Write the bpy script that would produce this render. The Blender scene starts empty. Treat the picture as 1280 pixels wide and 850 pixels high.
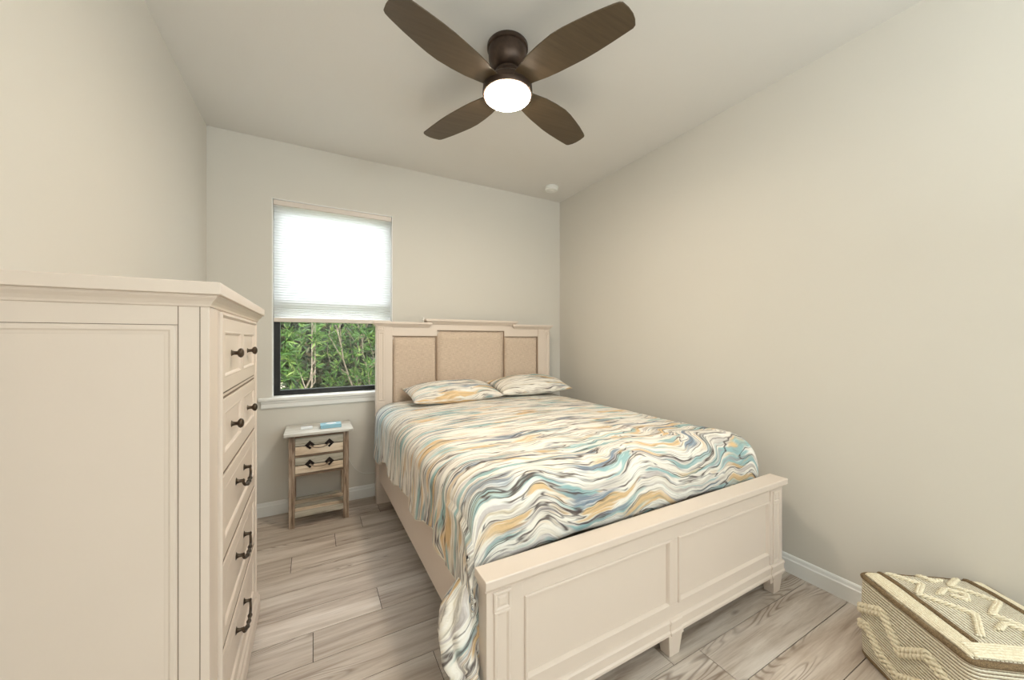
import bpy, bmesh, math, random
from mathutils import Vector, Matrix, noise as mnoise
random.seed(7)
SC = bpy.context.scene
COL = SC.collection
PI = math.pi

# ------------------------------------------------------------------ camera
cam_d = bpy.data.cameras.new('camera')
cam = bpy.data.objects.new('camera', cam_d); COL.objects.link(cam)
cam_d.sensor_fit = 'HORIZONTAL'; cam_d.sensor_width = 36.0
cam_d.lens = 36.0 * 458.12 / 1280.0
cam_d.clip_start = 0.02
cam.location = (0, 0, 1.27)
cam.rotation_euler = (PI / 2, 0, -0.4967)
SC.camera = cam

# ------------------------------------------------------------------ exposure
SC.view_settings.view_transform = 'Standard'
SC.view_settings.look = 'None'
SC.view_settings.exposure = 0.0
SC.view_settings.gamma = 1.0
SC.view_settings.use_curve_mapping = False

# ------------------------------------------------------------------ sky and lights
SKY = 9.5
SUN = 1.0
AREA = 40.0
BOUNCE = 100.0
LAMP = 155.0
world = bpy.data.worlds.new('sky'); SC.world = world
world.use_nodes = True
bgn = world.node_tree.nodes['Background']
bgn.inputs[0].default_value = (0.93, 0.97, 1.0, 1); bgn.inputs[1].default_value = SKY
sun_d = bpy.data.lights.new('sun', 'SUN'); sun_d.energy = SUN; sun_d.angle = 0.2
sun_d.color = (1, 0.95, 0.86)
sun = bpy.data.objects.new('sun', sun_d); COL.objects.link(sun)
sun.location = (2, -4, 9); sun.rotation_euler = (math.radians(38), 0, math.radians(14))
ar_d = bpy.data.lights.new('daylight_from_room_behind', 'AREA'); ar_d.energy = AREA
ar_d.shape = 'RECTANGLE'; ar_d.size = 1.3; ar_d.size_y = 0.85; ar_d.color = (0.76, 0.92, 1.0)
ar = bpy.data.objects.new('daylight_from_room_behind', ar_d); COL.objects.link(ar)
ar.location = (2.05, -1.9, 1.95)
ar.rotation_euler = Vector((-.78, .62, -.12)).to_track_quat('-Z', 'Y').to_euler()   # from the right rear towards the left wall and the chest

bo_d = bpy.data.lights.new('bounce_light', 'AREA'); bo_d.energy = BOUNCE
bo_d.shape = 'RECTANGLE'; bo_d.size = 2.3; bo_d.size_y = 1.5; bo_d.color = (0.82, 0.945, 1.0)
bo = bpy.data.objects.new('bounce_light', bo_d); COL.objects.link(bo)
bo.location = (0.45, -1.75, 1.66); bo.rotation_euler = (PI, 0, 0)   # a studio light turned up to the ceiling

# ------------------------------------------------------------------ material helpers
def lin(c):
    return tuple(((v / 255) / 12.92 if v / 255 <= 0.04045 else ((v / 255 + 0.055) / 1.055) ** 2.4) for v in c) + (1,)

class NT:
    def __init__(s, name):
        s.m = bpy.data.materials.new(name); s.m.use_nodes = True
        s.t = s.m.node_tree; s.n = s.t.nodes; s.l = s.t.links
        s.b = s.n['Principled BSDF']; s.out = s.n['Material Output']
    def new(s, typ, **kw):
        nd = s.n.new(typ)
        for k, v in kw.items(): setattr(nd, k, v)
        return nd
    def put(s, a, sock):
        if isinstance(a, bpy.types.NodeSocket): s.l.new(a, sock)
        elif a is not None: sock.default_value = a
    def math(s, op, a, b=None, c=None, clamp=False):
        nd = s.new('ShaderNodeMath', operation=op); nd.use_clamp = clamp
        s.put(a, nd.inputs[0]); s.put(b, nd.inputs[1]); s.put(c, nd.inputs[2])
        return nd.outputs[0]
    def coord(s, which='Object'):
        return s.new('ShaderNodeTexCoord').outputs[which]
    def uv(s): return s.new('ShaderNodeUVMap').outputs[0]
    def sep(s, v):
        nd = s.new('ShaderNodeSeparateXYZ'); s.put(v, nd.inputs[0]); return nd.outputs
    def comb(s, x, y, z=0.0):
        nd = s.new('ShaderNodeCombineXYZ'); s.put(x, nd.inputs[0]); s.put(y, nd.inputs[1]); s.put(z, nd.inputs[2]); return nd.outputs[0]
    def noise(s, v, scale=5, detail=3, rough=0.5, dist=0.0):
        nd = s.new('ShaderNodeTexNoise'); s.put(v, nd.inputs['Vector'])
        nd.inputs['Scale'].default_value = scale; nd.inputs['Detail'].default_value = detail
        nd.inputs['Roughness'].default_value = rough; nd.inputs['Distortion'].default_value = dist
        return nd.outputs['Fac']
    def ramp(s, f, stops, interp='LINEAR'):
        nd = s.new('ShaderNodeValToRGB'); nd.color_ramp.interpolation = interp
        e = nd.color_ramp.elements
        while len(e) > 1: e.remove(e[-1])
        e[0].position = stops[0][0]; e[0].color = stops[0][1]
        for p, c in stops[1:]:
            k = e.new(p); k.color = c
        s.put(f, nd.inputs[0]); return nd.outputs[0]
    def mix(s, f, a, b, mode='MIX'):
        nd = s.new('ShaderNodeMix', data_type='RGBA', blend_type=mode)
        s.put(f, nd.inputs[0]); s.put(a, nd.inputs[6]); s.put(b, nd.inputs[7]); return nd.outputs[2]
    def rng(s, v, a, b, c=0.0, d=1.0, smooth=False):
        nd = s.new('ShaderNodeMapRange'); nd.clamp = True
        if smooth: nd.interpolation_type = 'SMOOTHSTEP'
        s.put(v, nd.inputs[0])
        for i, k in enumerate((a, b, c, d)): nd.inputs[i + 1].default_value = k
        return nd.outputs[0]
    def bump(s, h, strength=0.3, dist=0.002):
        nd = s.new('ShaderNodeBump'); nd.inputs['Strength'].default_value = strength
        nd.inputs['Distance'].default_value = dist; s.put(h, nd.inputs['Height'])
        s.l.new(nd.outputs[0], s.b.inputs['Normal'])
    def col(s, c): s.put(c, s.b.inputs['Base Color'])
    def rough(s, r): s.put(r, s.b.inputs['Roughness'])

def paint(name, rgb, rough=0.6, vary=0.03, bump=0.05, scale=60):
    t = NT(name); c = lin(rgb)
    n = t.noise(t.coord(), 4, 4)
    d = tuple(v * (1 - vary * 2) for v in c[:3]) + (1,)
    t.col(t.mix(n, c, d)); t.rough(rough)
    if bump: t.bump(t.noise(t.coord(), scale, 3), bump, 0.003)
    return t.m

M = {}
M['wall'] = paint('wall_paint', (219, 213, 203), 0.75, 0.01, 0.04, 160)
M['ceiling'] = paint('ceiling_paint', (228, 224, 218), 0.85, 0.01, 0.12, 120)
M['trim'] = paint('white_trim_paint', (240, 238, 234), 0.4, 0.01, 0)
M['cream'] = paint('cream_furniture_paint', (223, 207, 193), 0.42, 0.025, 0.03, 90)
M['groove'] = paint('glazed_groove', (120, 102, 84), 0.6, 0.05, 0)
M['bead'] = paint('brown_glazed_bead', (166, 142, 120), 0.6, 0.05, 0)
M['plastic'] = paint('white_plastic', (238, 236, 230), 0.4, 0.01, 0)
M['rail'] = paint('beige_shade_rail', (226, 214, 204), 0.45, 0.01, 0)
M['black'] = paint('black_window_frame', (22, 22, 24), 0.4, 0.05, 0)
M['white_side'] = paint('white_base_paint', (243, 243, 243), 0.5, 0.01, 0)

def metal(name, rgb, rough, metallic=1.0, spot=None):
    t = NT(name); c = lin(rgb)
    n = t.noise(t.coord(), 55, 4)
    t.col(t.mix(t.rng(n, 0.4, 0.7), c, lin(spot) if spot else tuple(v * .8 for v in c[:3]) + (1,)))
    t.rough(rough); t.b.inputs['Metallic'].default_value = metallic
    return t.m
M['pewter'] = metal('antique_pewter', (92, 80, 68), 0.38, 0.9, (58, 48, 40))
M['iron'] = metal('dark_iron', (46, 34, 30), 0.55, 0.6, (30, 22, 20))
M['bronze'] = metal('oil_rubbed_bronze', (84, 68, 58), 0.42, 0.7, (74, 60, 50))

def blade_mat():
    t = NT('walnut_fan_blade')
    x, y, z = t.sep(t.coord())
    g = t.noise(t.comb(t.math('MULTIPLY', x, 4), t.math('MULTIPLY', y, 60), z), 1.0, 4, .6)
    t.col(t.mix(t.rng(g, .35, .7), lin((88, 72, 52)), lin((74, 60, 42))))
    t.rough(0.4); t.b.inputs['Specular IOR Level'].default_value = 0.5
    return t.m
M['blade'] = blade_mat()

def lens_mat():
    t = NT('lit_lamp_lens'); t.col((1, .95, .86, 1)); t.rough(.3)
    t.b.inputs['Emission Color'].default_value = (1.0, 0.89, 0.73, 1)
    t.b.inputs['Emission Strength'].default_value = LAMP
    return t.m
M['lens'] = lens_mat()

def glass_mat():
    t = NT('window_glass')
    tr = t.new('ShaderNodeBsdfTransparent'); tr.inputs[0].default_value = (.93, .95, .95, 1)
    gl = t.new('ShaderNodeBsdfGlossy'); gl.inputs['Roughness'].default_value = 0.02
    lw = t.new('ShaderNodeLayerWeight'); lw.inputs[0].default_value = 0.25
    mx = t.new('ShaderNodeMixShader')
    t.l.new(t.math('ADD', t.math('MULTIPLY', lw.outputs['Fresnel'], .5), 0.03), mx.inputs[0])
    t.l.new(tr.outputs[0], mx.inputs[1]); t.l.new(gl.outputs[0], mx.inputs[2])
    t.l.new(mx.outputs[0], t.out.inputs[0]); return t.m
M['glass'] = glass_mat()

def shade_mat():
    t = NT('translucent_shade_fabric')
    df = t.new('ShaderNodeBsdfDiffuse'); df.inputs[0].default_value = (.86, .86, .85, 1)
    tl = t.new('ShaderNodeBsdfTranslucent'); tl.inputs[0].default_value = (.95, .96, .97, 1)
    mx = t.new('ShaderNodeMixShader'); mx.inputs[0].default_value = .74
    t.l.new(df.outputs[0], mx.inputs[1]); t.l.new(tl.outputs[0], mx.inputs[2])
    t.l.new(mx.outputs[0], t.out.inputs[0]); return t.m
M['shade'] = shade_mat()

def floor_mat():
    t = NT('grey_oak_plank')
    uv = t.uv(); u, v, _ = t.sep(uv)
    at = t.new('ShaderNodeAttribute', attribute_name='tone'); tone = at.outputs['Fac']
    off = t.math('MULTIPLY', tone, 37.0)
    uu = t.math('ADD', u, off)
    # long soft streaks
    s1 = t.noise(t.comb(t.math('MULTIPLY', uu, 1.3), t.math('MULTIPLY', v, 16), off), 1.0, 5, .62, .25)
    # fine fibres
    s2 = t.noise(t.comb(t.math('MULTIPLY', uu, 7), t.math('MULTIPLY', v, 210), off), 1.0, 3, .6)
    # cathedral contours
    c0 = t.noise(t.comb(t.math('MULTIPLY', uu, 1.0), t.math('MULTIPLY', v, 9), off), 1.0, 1.5, .45, .1)
    w = t.math('PINGPONG', t.math('MULTIPLY', c0, 28.0), 0.5)
    ring = t.rng(w, 0.02, 0.26, 1, 0)
    msk = t.rng(t.noise(t.comb(t.math('MULTIPLY', uu, 1.1), t.math('MULTIPLY', v, 7), t.math('ADD', off, 9.0)), 1.0, 1, .5), .56, .66, smooth=True)
    base = t.ramp(s1, [(.28, lin((142, 124, 108))), (.42, lin((184, 168, 153))), (.55, lin((206, 193, 180))), (.72, lin((218, 208, 198)))])
    base = t.mix(t.math('MULTIPLY', t.math('MULTIPLY', ring, msk), .62), base, lin((104, 80, 62)))
    base = t.mix(t.math('MULTIPLY', t.rng(s2, .5, .75), .28), base, lin((132, 112, 96)))
    kn = t.new('ShaderNodeTexVoronoi'); t.l.new(t.comb(t.math('MULTIPLY', uu, 2.2), t.math('MULTIPLY', v, 7), off), kn.inputs['Vector']); kn.inputs['Scale'].default_value = 1.0
    base = t.mix(t.rng(kn.outputs['Distance'], 0.02, 0.09, .6, 0), base, lin((96, 74, 60)))
    tint = t.ramp(tone, [(0, (.90, .89, .88, 1)), (.5, (1.04, 1.04, 1.05, 1)), (1, (1.14, 1.15, 1.17, 1))])
    t.col(t.mix(1.0, base, tint, 'MULTIPLY')); t.rough(t.rng(s1, .3, .7, .42, .52))
    t.b.inputs['Specular IOR Level'].default_value = 0.4
    t.bump(t.math('ADD', s2, t.math('MULTIPLY', ring, .3)), .10, .001)
    return t.m
M['floor'] = floor_mat()
M['subfloor'] = paint('dark_seam', (62, 48, 40), .8, .1, 0)

def linen_mat():
    t = NT('beige_linen')
    x, y, z = t.sep(t.coord())
    a = t.noise(t.comb(t.math('MULTIPLY', x, 30), t.math('MULTIPLY', z, 420), y), 1, 2, .6)
    b = t.noise(t.comb(t.math('MULTIPLY', x, 420), t.math('MULTIPLY', z, 30), y), 1, 2, .6)
    f = t.math('ADD', t.math('MULTIPLY', a, .6), t.math('MULTIPLY', b, .4))
    t.col(t.ramp(f, [(.32, lin((178, 156, 136))), (.5, lin((205, 184, 164))), (.68, lin((222, 203, 184)))]))
    t.rough(.9); t.bump(f, .35, .0015); return t.m
M['linen'] = linen_mat()

def print_mat():
    t = NT('marbled_wave_print')
    u, v, _ = t.sep(t.uv())
    foot = t.rng(v, 1.0, 1.75, 0, 1, True)
    w1 = t.math('SUBTRACT', t.noise(t.comb(t.math('MULTIPLY', u, 2.6), t.math('MULTIPLY', v, 1.5), 3.1), 1, 1.5, .5), .5)
    w2 = t.math('SUBTRACT', t.noise(t.comb(t.math('MULTIPLY', u, 7), t.math('MULTIPLY', v, 7), 8.7), 1, 2, .5), .5)
    amp = t.math('ADD', .12, t.math('MULTIPLY', foot, .26))
    amp2 = t.math('ADD', .022, t.math('MULTIPLY', foot, .05))
    vv = t.math('ADD', v, t.math('ADD', t.math('MULTIPLY', w1, amp), t.math('MULTIPLY', w2, amp2)))
    vs = t.math('SUBTRACT', vv, t.math('MULTIPLY', t.math('MAXIMUM', t.math('SUBTRACT', vv, 1.15), 0.0), .30))
    def streak(su, sv, seed, detail=3, rough=.55):
        return t.noise(t.comb(t.math('MULTIPLY', u, su), t.math('MULTIPLY', vs, sv), seed), 1, detail, rough, .15)
    n1 = streak(2.0, 40, 1.3, 3, .55)
    n2 = streak(2.2, 58, 21.7, 2, .5)
    n3 = streak(3.2, 26, 40.1, 2, .5)
    n4 = streak(2.6, 30, 60.9, 2, .5)
    n5 = streak(7.0, 150, 81.3, 3, .6)
    n6 = streak(2.8, 62, 101.7, 2, .5)
    n7 = streak(2.6, 34, 131.7, 2, .5)
    c = t.ramp(n1, [(.30, lin((216, 202, 178))), (.38, lin((242, 234, 222))), (.50, lin((246, 240, 230))), (.58, lin((230, 222, 210))), (.68, lin((206, 198, 192)))])
    def blob(seed, lo=.40, hi=.56):
        return t.rng(t.math('ADD', t.noise(t.comb(t.math('MULTIPLY', u, 2.4), t.math('MULTIPLY', vv, 5.0), seed), 1, 2, .5), t.math('MULTIPLY', foot, .055)), lo, hi, smooth=True)
    c = t.mix(t.math('MULTIPLY', blob(3.0), t.rng(n3, .54, .61, smooth=True)), c, lin((226, 194, 148)))      # sand / apricot
    c = t.mix(t.math('MULTIPLY', t.rng(n4, .545, .61, smooth=True), blob(14.0)), c, lin((160, 192, 192)))      # aqua
    side = t.math('MULTIPLY', t.rng(u, -.95, -.72, 1, 0, True), t.rng(v, .15, .75, 1, 0, True))
    c = t.mix(t.math('MULTIPLY', t.math('MULTIPLY', side, t.rng(n2, .35, .6)), .8), c, lin((178, 204, 216)))
    c = t.mix(t.math('MULTIPLY', t.rng(n7, .56, .63, smooth=True), blob(27.0, .45, .6)), c, lin((134, 148, 162)))      # slate blue
    c = t.mix(t.math('MULTIPLY', t.rng(n6, .62, .68, smooth=True), .55), c, lin((176, 164, 168)))       # grey lilac
    c = t.mix(t.math('MULTIPLY', t.rng(n6, .26, .36, 1, 0, True), .6), c, lin((190, 170, 122)))       # olive gold
    # dark strokes along ridges
    ln = t.math('ABSOLUTE', t.math('SUBTRACT', n2, .5))
    lm = t.math('MULTIPLY', t.rng(ln, .008, .035, 1, 0), t.rng(t.math('ADD', n7, t.math('MULTIPLY', foot, .03)), .46, .56))
    c = t.mix(t.math('MULTIPLY', lm, .85), c, lin((76, 60, 54)))
    ln2 = t.math('ABSOLUTE', t.math('SUBTRACT', n3, .53))
    lm2 = t.math('MULTIPLY', t.rng(ln2, .006, .024, 1, 0), t.rng(t.math('ADD', n1, t.math('MULTIPLY', foot, .06)), .48, .58))
    c = t.mix(t.math('MULTIPLY', lm2, t.math('ADD', .5, t.math('MULTIPLY', foot, .4))), c, lin((82, 70, 68)))
    c = t.mix(t.math('MULTIPLY', t.rng(n5, .53, .66), .42), c, lin((140, 126, 116)))
    c = t.mix(t.math('MULTIPLY', t.rng(n5, .32, .45, 1, 0), .5), c, lin((252, 250, 246)))
    t.col(c); t.rough(.85); t.b.inputs['Specular IOR Level'].default_value = .2
    h = t.math('ADD', t.math('MULTIPLY', n5, .6), t.noise(t.comb(t.math('MULTIPLY', u, 60), t.math('MULTIPLY', v, 60), 0), 1, 3))
    t.bump(h, .5, .004)
    return t.m
M['print'] = print_mat()
M['hem'] = paint('cream_hem', (236, 228, 214), .85, .04, .2, 200)
M['sheet'] = paint('white_mattress', (232, 230, 226), .9, .02, .1, 200)

def drift_mat(name, ca, cb, cc, axis):
    t = NT(name); x, y, z = t.sep(t.coord())
    sc = [60, 60, 60]; sc[axis] = 5
    n = t.noise(t.comb(t.math('MULTIPLY', x, sc[0]), t.math('MULTIPLY', y, sc[1]), t.math('MULTIPLY', z, sc[2])), 1, 4, .65, .4)
    t.col(t.ramp(n, [(.3, lin(ca)), (.48, lin(cb)), (.66, lin(cc))])); t.rough(.7); t.bump(n, .3, .002); return t.m
M['drift_leg'] = drift_mat('weathered_wood_upright', (72, 54, 42), (146, 122, 102), (194, 176, 156), 2)
M['drift_cream'] = drift_mat('cream_washed_wood', (164, 138, 112), (222, 200, 174), (236, 220, 200), 0)
M['drift_grey'] = drift_mat('grey_washed_wood', (126, 118, 104), (176, 168, 152), (196, 188, 174), 0)
M['drift_top'] = drift_mat('pale_washed_top', (176, 168, 156), (208, 203, 194), (226, 222, 215), 0)
M['drift_dark'] = drift_mat('brown_wood_edge', (70, 52, 40), (120, 98, 80), (160, 138, 116), 0)
M['tissue_blue'] = paint('pale_blue_card', (150, 196, 214), .5, .06, 0)
M['tissue_white'] = paint('white_card', (240, 242, 244), .5, .02, 0)

def cord_mat():
    t = NT('striped_cotton_jute_weave')
    at = t.new('ShaderNodeAttribute', attribute_name='cord'); w = at.outputs['Fac']
    p = t.math('PINGPONG', t.math('MULTIPLY', w, 1 / .0105), .5)
    x, y, z = t.sep(t.coord())
    n = t.noise(t.coord(), 160, 3)
    gap = t.rng(t.math('ADD', p, t.math('MULTIPLY', t.math('SUBTRACT', n, .5), .16)), .06, .17, 1, 0)
    c = t.mix(t.rng(n, .3, .7), lin((224, 212, 186)), lin((242, 235, 216)))
    t.col(t.mix(gap, c, lin((128, 106, 80)))); t.rough(.9)
    t.bump(t.math('ADD', t.rng(p, 0, .4), t.math('MULTIPLY', n, .4)), .9, .004); return t.m
M['cords'] = cord_mat()
def rope_mat(name, ca, cb, sc=180):
    t = NT(name); n = t.noise(t.coord(), sc, 3)
    t.col(t.mix(t.rng(n, .35, .65), lin(ca), lin(cb))); t.rough(.95); t.bump(n, .6, .003); return t.m
M['rope'] = rope_mat('cream_cotton_rope', (226, 212, 182), (244, 235, 212))
M['jute'] = rope_mat('brown_jute_piping', (88, 70, 48), (148, 124, 92), 420)

def leaf_mat(name, ca, cb, cc):
    t = NT(name)
    at = t.new('ShaderNodeAttribute', attribute_name='tone')
    c = t.ramp(at.outputs['Fac'], [(0, lin(ca)), (.55, lin(cb)), (1, lin(cc))])
    t.col(c); t.rough(.5)
    tl = t.new('ShaderNodeBsdfTranslucent'); t.put(c, tl.inputs[0])
    mx = t.new('ShaderNodeMixShader'); mx.inputs[0].default_value = .35
    t.l.new(t.b.outputs[0], mx.inputs[1]); t.l.new(tl.outputs[0], mx.inputs[2]); t.l.new(mx.outputs[0], t.out.inputs[0])
    return t.m
M['leaf_a'] = leaf_mat('bright_green_leaf', (44, 74, 30), (78, 112, 48), (140, 158, 84))
M['leaf_b'] = leaf_mat('mid_green_leaf', (40, 64, 36), (62, 92, 50), (104, 124, 72))
M['leaf_c'] = leaf_mat('grey_green_leaf', (46, 62, 44), (72, 84, 60), (128, 116, 92))
M['bark'] = rope_mat('grey_brown_bark', (104, 92, 78), (146, 132, 114), 30)
M['soil'] = rope_mat('leaf_litter_ground', (110, 96, 76), (140, 130, 96), 6)

# ------------------------------------------------------------------ mesh helpers
def box(bm, x0, x1, y0, y1, z0, z1):
    vs = [bm.verts.new(p) for p in ((x0, y0, z0), (x1, y0, z0), (x1, y1, z0), (x0, y1, z0), (x0, y0, z1), (x1, y0, z1), (x1, y1, z1), (x0, y1, z1))]
    for f in ((3, 2, 1, 0), (4, 5, 6, 7), (0, 1, 5, 4), (1, 2, 6, 5), (2, 3, 7, 6), (3, 0, 4, 7)):
        bm.faces.new([vs[i] for i in f])
    return vs
def taper(bm, cx, cy, z0, z1, w0, w1, d0=None, d1=None):
    d0 = d0 or w0; d1 = d1 or w1
    vs = box(bm, cx - w0 / 2, cx + w0 / 2, cy - d0 / 2, cy + d0 / 2, z0, z1)
    for v in vs[4:]:
        v.co.x = cx + (w1 / 2 if v.co.x > cx else -w1 / 2); v.co.y = cy + (d1 / 2 if v.co.y > cy else -d1 / 2)
def lathe(bm, prof, c=(0, 0, 0), n=32, axis='Z', caps=True):
    c = Vector(c); rings = []
    for r, h in prof:
        ring = []
        for i in range(n):
            a = 2 * PI * i / n
            p = Vector((r * math.cos(a), r * math.sin(a), h))
            if axis == 'X': p = Vector((p.z, p.x, p.y))
            elif axis == 'Y': p = Vector((p.y, p.z, p.x))
            ring.append(bm.verts.new(c + p))
        rings.append(ring)
    for a, b in zip(rings, rings[1:]):
        for i in range(n):
            bm.faces.new((a[i], a[(i + 1) % n], b[(i + 1) % n], b[i]))
    if caps:
        bm.faces.new(rings[0][::-1]); bm.faces.new(rings[-1])
def tube(bm, pts, r, n=8, closed=False):
    pts = [Vector(p) for p in pts]; rings = []
    up = None
    for i, p in enumerate(pts):
        a = pts[(i - 1) % len(pts)] if (closed or i > 0) else p
        b = pts[(i + 1) % len(pts)] if (closed or i < len(pts) - 1) else p
        t = (b - a).normalized()
        if up is None:
            up = t.orthogonal().normalized()
        up = (up - t * up.dot(t)).normalized(); w = t.cross(up)
        rr = r[i] if isinstance(r, (list, tuple)) else r
        rings.append([bm.verts.new(p + (up * math.cos(2 * PI * k / n) + w * math.sin(2 * PI * k / n)) * rr) for k in range(n)])
    m = len(rings)
    for i in range(m if closed else m - 1):
        a, b = rings[i], rings[(i + 1) % m]
        for k in range(n): bm.faces.new((a[k], a[(k + 1) % n], b[(k + 1) % n], b[k]))
    if not closed:
        bm.faces.new(rings[0][::-1]); bm.faces.new(rings[-1])
def resample(pts, step):
    pts = [Vector(p) for p in pts]; out = [pts[0]]; carry = 0
    for a, b in zip(pts, pts[1:]):
        L = (b - a).length
        if L < 1e-9: continue
        d = step - carry
        while d <= L:
            out.append(a + (b - a) * d / L); d += step
        carry = L - (d - step)
    return out
def rope(bm, pts, r=.006, pitch=.026, strands=2, nrm=(0, 0, 1)):
    """a twisted rope: strands wound about the line"""
    pts = resample(pts, .004); nrm = Vector(nrm)
    if len(pts) < 3: return
    for s in range(strands):
        q = []
        for i, p in enumerate(pts):
            t = (pts[min(i + 1, len(pts) - 1)] - pts[max(i - 1, 0)]).normalized()
            w = t.cross(nrm).normalized(); a = 2 * PI * (i * .004 / pitch + s / strands)
            q.append(p + (w * math.cos(a) + nrm * math.sin(a)) * r * .62)
        tube(bm, q, r * .60, 6)
def frame(bm, o, U, V, u0, u1, v0, v1, prof, fill=True):
    """mitred rectangular loops: prof = [(inset, height)]"""
    o, U, V = Vector(o), Vector(U), Vector(V); N = U.cross(V); loops = []
    for ins, h in prof:
        loops.append([bm.verts.new(o + U * a + V * b + N * h) for a, b in ((u0 + ins, v0 + ins), (u1 - ins, v0 + ins), (u1 - ins, v1 - ins), (u0 + ins, v1 - ins))])
    for a, b in zip(loops, loops[1:]):
        for i in range(4): bm.faces.new((a[i], a[(i + 1) % 4], b[(i + 1) % 4], b[i]))
    if fill: bm.faces.new(loops[-1])
def prism(bm, poly, ax, a0, a1):
    """extrude a closed 2-D polygon along an axis ('X': poly is (y,z); 'Y': (x,z); 'Z': (x,y))"""
    def P(p, a): return (a, p[0], p[1]) if ax == 'X' else ((p[0], a, p[1]) if ax == 'Y' else (p[0], p[1], a))
    A = [bm.verts.new(P(p, a0)) for p in poly]; B = [bm.verts.new(P(p, a1)) for p in poly]
    n = len(poly)
    for i in range(n): bm.faces.new((A[i], A[(i + 1) % n], B[(i + 1) % n], B[i]))
    bm.faces.new(A[::-1]); bm.faces.new(B)

def obj(name, bm, mat, parent=None, bevel=0.0, smooth=False, segs=2, recalc=True):
    if recalc: bmesh.ops.recalc_face_normals(bm, faces=bm.faces)
    me = bpy.data.meshes.new(name); bm.to_mesh(me); bm.free()
    for m in (mat if isinstance(mat, (list, tuple)) else [mat]): me.materials.append(m)
    if smooth:
        for p in me.polygons: p.use_smooth = True
    o = bpy.data.objects.new(name, me); COL.objects.link(o)
    if parent:
        o.parent = parent; o.location = -world_loc(parent)
    if bevel:
        b = o.modifiers.new('bevel', 'BEVEL'); b.width = bevel; b.segments = segs; b.limit_method = 'ANGLE'; b.angle_limit = math.radians(35)
    return o
def world_loc(o):
    v = Vector(o.location); p = o.parent
    while p: v = v + Vector(p.location); p = p.parent
    return v
def thing(name, label, cat, loc=(0, 0, 0), group=None):
    o = bpy.data.objects.new(name, None); o.empty_display_size = .1; COL.objects.link(o)
    o.location = loc; o['label'] = label; o['category'] = cat
    if group: o['group'] = group
    return o
def tag(o, label, cat, group=None):
    o['label'] = label; o['category'] = cat
    if group: o['group'] = group
    return o
def struct(o): o['kind'] = 'structure'; return o
BM = bmesh.new
def auto_smooth(o, ang=40):
    me = o.data
    for p in me.polygons: p.use_smooth = True
    bm = bmesh.new(); bm.from_mesh(me)
    for e in bm.edges:
        if len(e.link_faces) == 2 and e.calc_face_angle(0) > math.radians(ang): e.smooth = False
    bm.to_mesh(me); bm.free(); return o

# ------------------------------------------------------------------ room shell
XL, XR, YB, YF, ZC = -0.637, 2.293, 3.170, -3.00, 2.7246
WX0, WX1, WZ0, WZ1 = -0.265, 0.583, 0.842, 2.305
T = .15
b = BM(); box(b, XL - T, XR + T, YF - T, YB + T, -.12, -.004)
FL = struct(obj('floor', b, M['subfloor']))
# laminate planks: one child, the boards are a surface pattern
b = BM(); uvl = b.loops.layers.uv.new('UVMap'); tl = b.verts.layers.float.new('tone')
W = .1716; known = {7: 1.19, 8: 1.39, 6: 2.11, 13: -.001, 14: .286, 17: -.11, 18: .123, 19: .296, 10: .9, 11: 1.65, 12: 1.02, 15: -.42, 16: .75}
r = 0; y = .785 - W * 13 + .0
rows = []
i = -6
y0 = .785 - W
for k in range(-22, 16):
    ya = .785 + W * (k - 1); yb = ya + W
    if yb < YF or ya > YB: continue
    idx = k + 7
    off = known.get(idx, random.uniform(-.6, .6)); L = 1.22
    x = off - 3 * L
    while x < XR:
        xa, xb = max(x, XL), min(x + L, XR)
        if xb > xa + .01:
            tone = random.random(); g = .0015
            vs = [b.verts.new(p) for p in ((xa + g, max(ya, YF) + g, 0), (xb - g, max(ya, YF) + g, 0), (xb - g, min(yb, YB) - g, 0), (xa + g, min(yb, YB) - g, 0))]
            for v in vs: v[tl] = tone
            f = b.faces.new(vs)
            for lp in f.loops: lp[uvl].uv = (lp.vert.co.x, lp.vert.co.y)
            # thin edge down to the sub-floor
            for q in range(4):
                p0, p1 = vs[q], vs[(q + 1) % 4]
                c0 = b.verts.new((p0.co.x, p0.co.y, -.004)); c1 = b.verts.new((p1.co.x, p1.co.y, -.004))
                c0[tl] = tone; c1[tl] = tone
                f2 = b.faces.new((p1, p0, c0, c1))
                for lp in f2.loops: lp[uvl].uv = (lp.vert.co.x, lp.vert.co.y)
        x += L
obj('floor_planks', b, M['floor'], FL, recalc=False)

b = BM(); box(b, XL - T, XR + T, YF - T, YB + T, ZC, ZC + .15); struct(obj('ceiling', b, M['ceiling']))
b = BM(); box(b, XL - T, XL, YF - T, YB + T, -.12, ZC); struct(obj('wall_left', b, M['wall']))
b = BM(); box(b, XR, XR + T, YF - T, YB + T, -.12, ZC); struct(obj('wall_right', b, M['wall']))
b = BM(); box(b, XL, XR, YF - T, YF, -.12, ZC); struct(obj('wall_front', b, M['wall']))
b = BM()
TB = .125
box(b, XL, WX0, YB, YB + TB, -.12, ZC); box(b, WX1, XR, YB, YB + TB, -.12, ZC)
box(b, WX0, WX1, YB, YB + TB, -.12, WZ0); box(b, WX0, WX1, YB, YB + TB, WZ1, ZC)
struct(obj('wall_back', b, M['wall']))
# baseboards with a stepped top
def base_prof(h=.098, t=.014): return [(0, 0), (t, 0), (t, h * .72), (t * .72, h * .78), (t * .60, h * .93), (t * .35, h), (0, h)]
b = BM(); prism(b, [(YB - p, z) for p, z in base_prof()], 'X', XL + .014, XR - .014); struct(obj('baseboard_back', b, M['trim']))
b = BM(); prism(b, [(XR - p, z) for p, z in base_prof()], 'Y', YF, YB); struct(obj('baseboard_right', b, M['trim']))
b = BM(); prism(b, [(XL + p, z) for p, z in base_prof()], 'Y', YF, YB); struct(obj('baseboard_left', b, M['trim']))
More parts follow.
